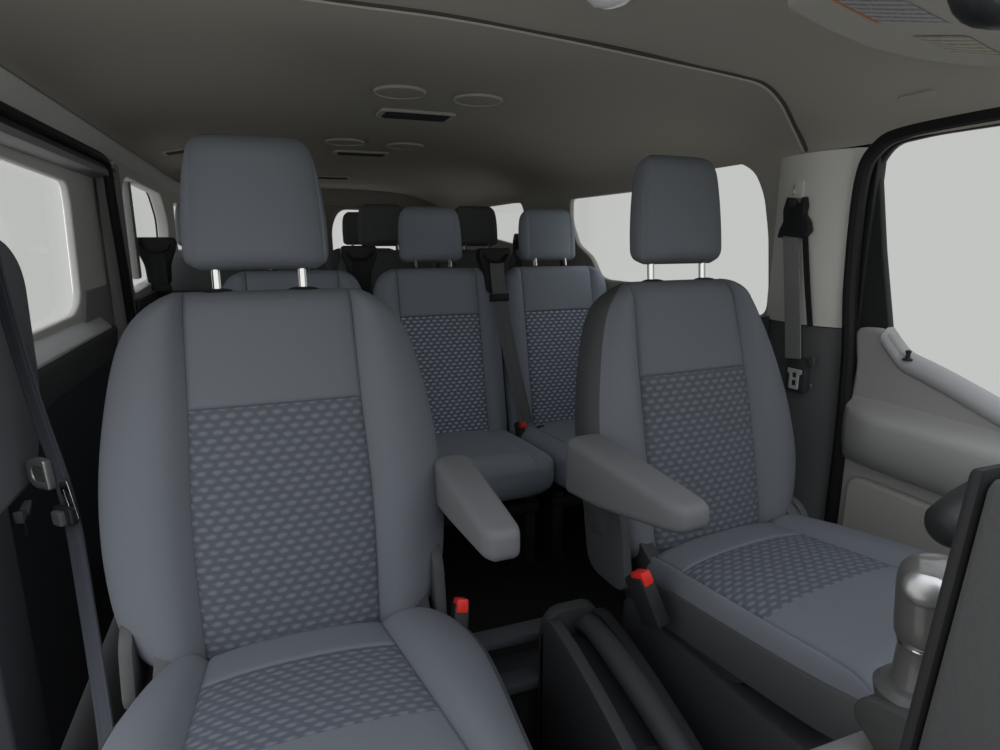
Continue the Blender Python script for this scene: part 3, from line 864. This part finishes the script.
# ---- driver's belt on the pillar
XP = XR - 0.026
db = thing('front_seat_belt', (XP, 1.26, CZ + 0.15), "grey driver's belt hanging straight down the light pillar", 'seat belt')
def rel(v, root): return Vector(v) - root.location
ring_px = on_x(799, 213, XP)
a0 = on_x(800, 190, XP)
box('anchor_slot', rel(a0, db) + Vector((-0.002, 0, 0)), (0.008, 0.030, 0.044), TRIM, db, 0.003)
box('slot_mark', rel(on_x(796, 190, XP), db) + Vector((-0.006, 0, 0)), (0.003, 0.0045, 0.026), CHROME, db, 0.001)
def yz(px, py, X=XP): p = on_x(px, py, X); return (p.y - db.location.y, p.z - db.location.z)
d1 = [yz(*q) for q in ((793, 197), (800, 204), (806, 203), (809, 196), (810, 206), (808, 214), (813, 222), (814, 231), (808, 238), (789, 236), (783, 238), (785, 230), (789, 222), (789, 210))]
bm = bmesh.new(); add_prism(bm, [(-0.020, a, b) for a, b in rounded(d1, .004, 3)], (0.018, 0, 0), 0.003)
finish(bm, 'belt_ring', BLACK, db)
lathe('anchor_bolt', [(0.012, 0), (0.012, 0.006), (0.006, 0.009)], PLAST, Matrix.Translation(rel(on_x(800, 203, XP), db) + Vector((-0.018, 0, 0))) @ Matrix.Rotation(R(-90), 4, 'Y'), db, 16)
s_a = [rel(on_x(x, y, XP), db) + Vector((-0.014, 0, 0)) for x, y in ((795, 234), (796, 280), (797, 330), (797, 358))]
ribbon('webbing', smooth_path(s_a, 6), 0.050, (0, 1, 0), WEBL, db, 0.003)
s_b = [rel(on_x(x, y, XP), db) + Vector((-0.003, 0, 0)) for x, y in ((806, 236), (808, 280), (811, 326))]
ribbon('return_webbing', smooth_path(s_b, 6), 0.016, (0, 1, 0), WEBD, db, 0.003)
rp = rel(on_x(797, 374, XP), db)
box('retractor_cover', rp + Vector((0.004, 0, 0)), (0.022, 0.060, 0.090), TRIMD, db, 0.004)
tgz = rp + Vector((-0.010, -0.001, -0.012))
plate('tongue_plate', rounded([(-.014, -.026), (.014, -.026), (.014, .012), (.022, .016), (.022, .026), (-.022, .026), (-.022, .016), (-.014, .012)], .003, 3), [rounded([(-.008, -.019), (.008, -.019), (.008, -.002), (-.008, -.002)], .002, 2), rounded([(-.008, .003), (.008, .003), (.008, .018), (-.008, .018)], .002, 2)], 0.004, 0.0008, mat('pale_steel', (0.62, 0.62, 0.62), 0.4, vary=0.0), Matrix.Translation(tgz) @ YZ(0), db)
box('stop_button', rel(on_x(813, 361, XP), db) + Vector((-0.004, 0, 0)), (0.010, 0.018, 0.026), PLASTM, db, 0.003)
box('stop_button', rel(on_x(812, 386, XP), db) + Vector((-0.004, 0, 0)), (0.006, 0.006, 0.012), STEEL, db, 0.002)

# ---- passenger's belt, slack from the unseen pillar ring to the sill beside the seat
pb = thing('front_seat_belt', (-0.40, 1.20, 0.36), 'grey belt with chrome tongue slung beside the nearest front seat, past the sliding door', 'seat belt')
bpts = [(-0.440, 1.27, CZ + 0.19), (-0.412, 1.235, CZ - 0.08), (-0.385, 1.215, CZ - 0.27), (-0.352, 1.185, CZ - 0.44), (-0.330, 1.120, CZ - 0.62), (-0.312, 1.055, CZ - 0.785), (-0.308, 1.03, CZ - 0.85)]
ribbon('webbing', [rel(p, pb) for p in smooth_path(bpts, 8)], 0.038, [(0.45, 1, 0.1)] * 50 if False else (0.75, -0.65, 0.0), WEBK, pb, 0.003)
bm = bmesh.new(); add_prism(bm, [(-.035, -.012, -.03), (.035, -.012, -.03), (.03, -.012, .035), (-.03, -.012, .035)], (0, 0.024, 0), 0.008)
bmesh.ops.transform(bm, matrix=Matrix.Translation(rel((-0.445, 1.27, CZ + 0.21), pb)), verts=bm.verts)
finish(bm, 'belt_ring', BLACK, pb)
A = Vector((0.75, -0.65, 0)).normalized(); Bv = Vector((0.10, -0.12, -0.98)).normalized(); Cv = A.cross(Bv).normalized()
if Cv.y > 0: Cv = -Cv
def pbM(px, py, t): d = ray(px, py); p = Vector((0, 0, CZ)) + d * t - pb.location; return Matrix.Translation(p) @ frame((0, 0, 0), A, -Bv, Cv)
plate('tongue_grip', rounded([(-.034, -.022), (.006, -.022), (.006, .022), (-.034, .022)], [.020, .003, .003, .020], 6), [], 0.012, 0.003, PLASTM, pbM(46, 474, 1.055), pb)
plate('grip_rim', rounded([(-.036, -.024), (.008, -.024), (.008, .024), (-.036, .024)], [.022, .003, .003, .022], 6), [rounded([(-.029, -.017), (.006, -.017), (.006, .017), (-.029, .017)], [.016, .002, .002, .016], 6)], 0.015, 0.003, STEEL, pbM(46, 474, 1.053), pb)
plate('tongue_plate', rounded([(-.011, -.034), (.011, -.034), (.011, .034), (-.011, .034)], .005, 3), [rounded([(-.004, -.026), (.005, -.026), (.005, .020), (-.004, .020)], .002, 2)], 0.003, 0.0006, CHROME, pbM(69, 500, 1.045) @ Matrix.Rotation(R(8), 4, 'Z'), pb)
plate('belt_stop', rounded([(-.020, -.012), (.018, -.012), (.018, .012), (-.020, .012)], .004, 3), [], 0.012, 0.003, BLACK, pbM(66, 515, 1.045), pb)
plate('stop_button', rounded([(-.009, -.010), (.009, -.010), (.009, .010), (-.009, .010)], .003, 3), [], 0.014, 0.003, PLASTM, pbM(60, 518, 1.040), pb)

# small hook on the pillar trim beside that belt
hk = thing('bag_hook', on_x(18, 512, XL + 0.012), 'small grey bow-shaped hook on the dark trim, next to the slung belt', 'hook')
bm = bmesh.new()
add_prism(bm, [(0, a, b) for a, b in ((-.026, .010), (-.022, -.014), (-.002, -.008), (.0, .003))], (0.014, 0, 0), 0.003)
add_prism(bm, [(0, a, b) for a, b in ((.003, .003), (.004, -.012), (.022, -.002), (.030, .010))], (0.014, 0, 0), 0.003)
finish(bm, 'clip', PLASTM, hk)
box('stem', (0.004, 0.006, -0.028), (0.008, 0.008, 0.04), BLACK, hk, 0.003)

# ------------------------------------------------------------------ parking brake console between the front seats
con = thing('parking_brake_console', (0.540, 0.79, 0.0), "black console with parking brake lever standing beside the driver's seat", 'console')
# body: side outline in (y, z), from its rear end to the front
side = [(1.02, 0.0), (1.02, 0.325), (1.005, 0.360), (0.97, 0.372), (0.90, 0.365), (0.80, 0.345), (0.70, 0.318), (0.60, 0.285), (0.50, 0.25), (0.40, 0.22), (0.40, 0.0)]
side = rounded(side, 0.02, 3)
for s, xa_, xb_ in ((-1, -0.075, -0.050), (1, 0.030, 0.055)):
    bm = bmesh.new(); add_prism(bm, [(xa_, a - 0.8, b + (0.0 if s < 0 else 0.0)) for a, b in side], (xb_ - xa_, 0, 0), 0.007)
    finish(bm, 'side_wall', PLAST if s < 0 else BLACK, con)
inner_ = [(a, b - 0.045) if b > 0.1 else (a, b) for a, b in side]
bm = bmesh.new(); add_prism(bm, [(-0.052, a - 0.8, b) for a, b in inner_], (0.085, 0, 0), 0.003)
finish(bm, 'well', BLACK, con)
bm = bmesh.new(); add_prism(bm, [(a, 1.0 - 0.8, b) for a, b in rounded([(-.075, .0), (-.075, .34), (-.05, .372), (.035, .372), (.055, .34), (.055, .0)], .02, 4)], (0, 0.03, 0), 0.006)
finish(bm, 'rear_cap', PLAST, con)
lev = smooth_path([(0.006, 0.195, 0.335), (0.006, 0.15, 0.357), (0.008, 0.05, 0.350), (0.012, -0.08, 0.322), (0.014, -0.2, 0.285), (0.014, -0.36, 0.235)], 8)
nlev = len(lev)
bm = bmesh.new(); add_tube(bm, lev, [0.017 + 0.007 * math.sin(math.pi * i / (nlev - 1)) for i in range(nlev)], 16)
lv = finish(bm, 'brake_lever', PLAST, con)
tray = lathe('cup', [(0.030, 0.0), (0.036, 0.05), (0.034, 0.055)], BLACK, Matrix.Translation((-0.02, -0.12, 0.245)), con, 20)

# rails across the walkway floor
for i, (px, py) in enumerate(((525, 661), (522, 703))):
    z = 0.30 - 0.07 * i
    pass
st = thing('floor_step', (0.40, 1.10, 0.0), 'black stepped bracket low in the walkway behind the brake console', 'bracket')
box('upper_bar', (0.0, 0.02, 0.245), (0.30, 0.05, 0.022), TRIMD, st, 0.006)
box('lower_bar', (0.0, -0.04, 0.175), (0.30, 0.05, 0.022), TRIMD, st, 0.006)
box('plinth', (0.0, 0.02, 0.08), (0.28, 0.10, 0.16), BLACK, st, 0.006)

# ------------------------------------------------------------------ dashboard, gear lever, wheel
dash = thing('dashboard', (0.44, 0.0, 0.0), 'grey dashboard centre stack with black bezel edge, beside the gear lever', 'dashboard')
X1 = 0.300
e_top = on_x(967, 472, X1); e_bot = on_x(896, 750, X1)
def dl(v): return Vector(v) - dash.location
st_pts = [(e_top.y - 0.007, e_top.z), (e_bot.y - 0.007, e_bot.z), (e_bot.y - 0.01, 0.60), (-0.05, 0.60), (0.035, e_bot.z + 0.02), (0.07, e_top.z + 0.012)]
bm = bmesh.new(); add_prism(bm, [dl((X1 + 0.001, a, b)) for a, b in st_pts], (0.20, 0, 0), 0.006)
finish(bm, 'centre_stack', mat('stack_grey', (0.052, 0.052, 0.053), 0.5, bump=0.2), dash)
bz = [(e_top.y, e_top.z + 0.002), (e_bot.y + 0.0, e_bot.z), (e_bot.y, 0.62), (e_bot.y - 0.007, 0.62), (e_bot.y - 0.007, e_bot.z), (e_top.y - 0.007, e_top.z + 0.004)]
bm = bmesh.new(); add_prism(bm, [dl((X1, a, b)) for a, b in bz], (0.21, 0, 0), 0.003)
finish(bm, 'bezel', mat('black_bezel', (0.016, 0.016, 0.017), 0.6, spec=0.2), dash)
bm = bmesh.new(); add_prism(bm, [dl((-0.44, a, b)) for a, b in rounded([(0.03, 0.55), (0.05, 0.80), (-0.02, 0.90), (-0.7, 0.93), (-0.7, 0.3), (-0.05, 0.3)], 0.05, 4)], (1.75, 0, 0), 0.0)
finish(bm, 'dash_body', PLAST, dash)
# tray and boot surround under the gear lever
def slab_(name, x0, wdt, pts, r, bev, m):
    bm = bmesh.new(); add_prism(bm, [dl((x0, a, b)) for a, b in rounded(pts, r, 4)], (wdt, 0, 0), bev, 3)
    return finish(bm, name, m, dash)
slab_('lever_shelf', 0.543, 0.147, [(0.02, 0.640), (0.33, 0.655), (0.385, 0.640), (0.395, 0.612), (0.34, 0.575), (0.02, 0.50)], 0.02, 0.016, mat('shelf_grey', (0.050, 0.050, 0.050), 0.45))
slab_('lower_stack', 0.530, 0.16, [(0.02, 0.58), (0.34, 0.605), (0.375, 0.585), (0.365, 0.50), (0.32, 0.40), (0.02, 0.40)], 0.03, 0.02, mat('lower_stack_grey', (0.055, 0.055, 0.055), 0.5))
slab_('tray_lip', 0.440, 0.22, [(0.02, 0.53), (0.39, 0.575), (0.41, 0.565), (0.38, 0.545), (0.02, 0.49)], 0.01, 0.012, mat('tray_lip_grey', (0.20, 0.20, 0.195), 0.4))

gp = Vector((0.590, 0.362, 0.755))
gl = thing('gear_lever', gp, 'rounded grey gear lever knob with chrome inlay, before the driver\'s cushion', 'gear lever')
knob = upholstered('knob', 0.098, lambda b: smooth_tab([(0, .019), (.12, .0245), (.4, .0265), (.72, .027), (.88, .024), (1, .015)], b / .098), lambda b: smooth_tab([(0, .019), (.12, .0245), (.4, .0265), (.72, .027), (.88, .024), (1, .015)], b / .098), lambda b: (.012, .012), 0.027, 0.027,
                   frame((0, 0, -0.055), (1, -0.25, 0), (0.0, 0.05, 1), (-0.25, -1, 0.05)), [SATIN], gl, puff=0, bol=0, p_front=2.1, p_back=2.1, r0=0.012, r1=0.03, groove=0, nb=20)
cap = []
bm = bmesh.new()
vd = ray(921, 588).normalized()
bmesh.ops.create_uvsphere(bm, u_segments=24, v_segments=14, radius=1.0)
for v in bm.verts: v.co = Vector((v.co.x * 0.021, v.co.y * 0.0105, v.co.z * 0.0175 * (1 - 0.15 * v.co.x)))
bmesh.ops.transform(bm, matrix=Matrix.Translation((-0.0185, -0.0070, 0.016)) @ Matrix.Rotation(R(-62), 4, 'Z') @ Matrix.Rotation(R(-16), 4, 'X'), verts=bm.verts)
finish(bm, 'inlay', STEEL, gl, 60)
lathe('chrome_ring', [(0.022, 0), (0.0242, 0.0012), (0.0242, 0.0028), (0.022, 0.004)], CHROME, Matrix.Translation((0, -0.001, -0.052)), gl, 28)
lathe('collar', [(0.025, -0.045), (0.0235, -0.03), (0.0225, -0.006), (0.0232, 0.0)], SATIN, Matrix.Translation((0, -0.001, -0.052)), gl, 24)
lathe('boot_ring', [(0.036, -0.012), (0.038, -0.002), (0.032, 0.006), (0.024, 0.008)], mat('boot_grey', (0.075, 0.075, 0.075), 0.35), Matrix.Translation((0, 0, -0.104)), gl, 28)

tipp = Vector((0, 0, CZ)) + ray(944, 527) * 0.735
scol = thing('steering_column', tipp, 'dark rounded steering column cover showing between the gear knob and the bezel edge', 'steering column')
d_ = (Vector((0, 0, CZ)) + ray(1020, 500) * 0.76) - tipp
sh_pts = [d_ * k for k in (-0.09, -0.06, 0.0, 0.12, 0.35, 0.7, 1.0)]
bm = bmesh.new(); add_tube(bm, sh_pts, [0.010, 0.020, 0.026, 0.030, 0.036, 0.042, 0.045], 24)
finish(bm, 'column_cover', mat('column_black', (0.022, 0.023, 0.024), 0.5), scol, 60)
tube('column_shaft', [d_ * 0.9, d_ * 0.9 + Vector((0.03, -0.12, -0.05))], 0.04, BLACK, scol, 18)

# ------------------------------------------------------------------ overhead: lamps, vents, visor, mirror
def ceil_frame(px, py, drop=0.0):
    p = on_ceiling(px, py, drop); e = 0.02
    dx = (ceil_z(p.x + e, p.y) - ceil_z(p.x - e, p.y)) / (2 * e)
    return p, Matrix.Translation((0, 0, 0)) @ Matrix.Rotation(-math.atan(dx), 4, 'Y')


for (px, py, lab) in ((400, 92, 'round ceiling lamp flush in the headliner, nearer the sliding door, of the front pair'), (478, 100, 'round ceiling lamp flush in the headliner, on the driver side of the front pair'),
                      (345, 142, 'faint round ceiling lamp of the rear pair, nearer the sliding door'), (405, 146, 'faint round ceiling lamp of the rear pair, on the driver side')):
    p, T = ceil_frame(px, py, 0.003)
    r = 0.068 if py < 120 else 0.075
    o = thing('ceiling_lamp', p, lab, 'ceiling lamp', 'round lamps in the headliner')
    bm = bmesh.new()
    add_tube(bm, [T @ Vector((r * math.cos(2 * math.pi * k / 36), r * math.sin(2 * math.pi * k / 36), 0)) for k in range(37)], 0.005, 8, False)
    finish(bm, 'bezel_ring', HEADL, o)
    lathe('lens', [(r * 0.97, -0.004), (r * 0.97, 0.002), (r * 0.9, 0.003)], HEAD, T @ Matrix.Rotation(math.pi, 4, 'X'), o, 36)
for (px, py, w, lab, al) in ((416, 115, 0.24, 'dark slotted air vent in the headliner behind the front lamps', 1), (361, 153, 0.24, 'thin dark air vent in the headliner between the two lamp pairs and the rear', 1), (330, 177, 0.24, 'thin dark air vent in the headliner, the one furthest back', 1), (184, 150, 0.16, 'short dark vent slot in the headliner beside the nearest headrest', 1)):
    p, T = ceil_frame(px, py, 0.004)
    o = thing('air_vent', p, lab, 'air vent', 'vents in the headliner')
    dep = 0.115 if py < 130 else 0.085
    o2 = rounded([(-w / 2, -dep / 2), (w / 2, -dep / 2), (w / 2, dep / 2), (-w / 2, dep / 2)], 0.02, 4)
    i2 = rounded([(-w / 2 + .015, -dep / 2 + .012), (w / 2 - .015, -dep / 2 + .012), (w / 2 - .015, dep / 2 - .012), (-w / 2 + .015, dep / 2 - .012)], 0.012, 4)
    plate('vent_frame', o2, [i2], 0.010, 0.003, HEADL, T, o)
    plate('grille', i2, [], 0.004, 0.0005, BLACK, T @ Matrix.Translation((0, 0, -0.0055)), o)
    for k in range(3):
        box('vane', T @ Vector((0, -dep / 4 + k * dep / 4, -0.008)), (w - 0.04, 0.004, 0.005), PLAST, o, 0.001)

# map lamp over the front seats
p, T = ceil_frame(610, -13, 0.0)
ml = thing('map_lamp', p, 'clear faceted dome lamp in the headliner, cut by the top edge', 'map lamp')
lathe('lens', [(0.040, 0.004), (0.038, 0.016), (0.026, 0.026), (0.008, 0.030)], LAMP, T @ Matrix.Rotation(math.pi, 4, 'X'), ml, 28)
lathe('chrome_rim', [(0.048, -0.004), (0.048, 0.006), (0.041, 0.009)], CHROME, T @ Matrix.Rotation(math.pi, 4, 'X'), ml, 28)

# driver's sun visor, folded up
vz = CZ + 0.298
def on_z(px, py, z): d = ray(px, py); return Vector((0, 0, CZ)) + d * ((z - CZ) / d.z)
vp = [on_z(x, y, vz) for x, y in ((790, 8), (830, 30), (870, 47), (920, 59), (965, 65), (1005, 68))]
vo = [(p.x, p.y) for p in vp] + [(1.20, 0.74), (1.20, 0.52), (0.66, 0.52), (0.66, 0.66)]
vis = thing('sun_visor', (0.95, 0.65, vz), "grey sun visor with warning labels folded up above the driver's door", 'sun visor')
plate('visor_panel', [(a - 0.95, b - 0.65) for a, b in rounded(vo, 0.02, 4)], [], 0.022, 0.009, mat('visor_grey', (0.46, 0.44, 0.39), 0.85, bump=0.2), Matrix.Translation((0, 0, 0.011)), vis)
def label_plate(name, px, m):
    q = [on_z(x, y, vz - 0.0012) - vis.location for x, y in px]
    bm = bmesh.new(); uv = bm.loops.layers.uv.new('UVMap')
    f = bm.faces.new([bm.verts.new(v) for v in q])
    for lp_, c in zip(f.loops, ((0, 1), (0, 0), (1, 0), (1, 1))): lp_[uv].uv = (c[1] if False else c[0], c[1])
    return finish(bm, name, m, vis, 0)
label_plate('warning_label', ((800, -16), (876, 23), (952, 25), (872, -16)), LAB1)
label_plate('yellow_label', ((912, 36), (955, 53), (1006, 57), (967, 36)), LAB2)

# rear-view mirror
mc = Vector((0.60, 0.30, CZ + 0.188))
mir = thing('rear_view_mirror', mc, 'black rear view mirror in the top corner beside the visor labels', 'mirror')
Mm = Matrix.Rotation(R(-18), 4, 'Z') @ Matrix.Rotation(R(6), 4, 'X')
sh = rounded([(-.125, -.028), (.125, -.028), (.125, .034), (-.125, .034)], [.03, .03, .02, .02], 6)
plate('mirror_housing', sh, [], 0.030, 0.010, BLACK, Mm @ XZ(0), mir)
plate('mirror_glass', [(a * .93, b * .86) for a, b in sh], [], 0.003, 0.0005, MIRR, Mm @ XZ(0.0165), mir)
tube('mirror_stem', [Mm @ Vector((0, -0.01, 0.02)), Vector((0, -0.05, 0.12)), Vector((0, -0.06, 0.21))], 0.010, BLACK, mir, 12)

# grab handle dimple above the driver's door
gh = thing('ceiling_handle_cover', on_ceiling(917, 97, 0.004), "small oval cap in the headliner above the driver's door", 'cover')
T = Matrix.Rotation(R(38), 4, 'Y')
plate('cap', rounded([(-.007, -.036), (.007, -.036), (.007, .036), (-.007, .036)], .006, 5), [], 0.006, 0.002, HEAD, T, gh)

# ------------------------------------------------------------------ light: overcast sky through the glass
w = bpy.data.worlds.new('overcast'); S.world = w; w.use_nodes = True
bg = w.node_tree.nodes['Background']
wn, wl_ = w.node_tree.nodes, w.node_tree.links
wtc = wn.new('ShaderNodeTexCoord'); wsp = wn.new('ShaderNodeSeparateXYZ'); wl_.new(wtc.outputs['Generated'], wsp.inputs[0])
wmr = wn.new('ShaderNodeMapRange'); wmr.interpolation_type = 'SMOOTHSTEP'; wl_.new(wsp.outputs['Z'], wmr.inputs['Value'])
wmr.inputs['From Min'].default_value = 0.28; wmr.inputs['From Max'].default_value = 0.85
wmx = wn.new('ShaderNodeMix'); wmx.data_type = 'RGBA'; wl_.new(wmr.outputs['Result'], wmx.inputs['Factor'])
wmx.inputs['A'].default_value = (0.545, 0.552, 0.538, 1); wmx.inputs['B'].default_value = (1.02, 1.06, 1.12, 1)   # overcast: brighter overhead
wl_.new(wmx.outputs['Result'], bg.inputs['Color'])
bg.inputs['Strength'].default_value = 2.0
S.cycles.use_denoising = True
S.cycles.max_bounces = 8
S.cycles.transparent_max_bounces = 12
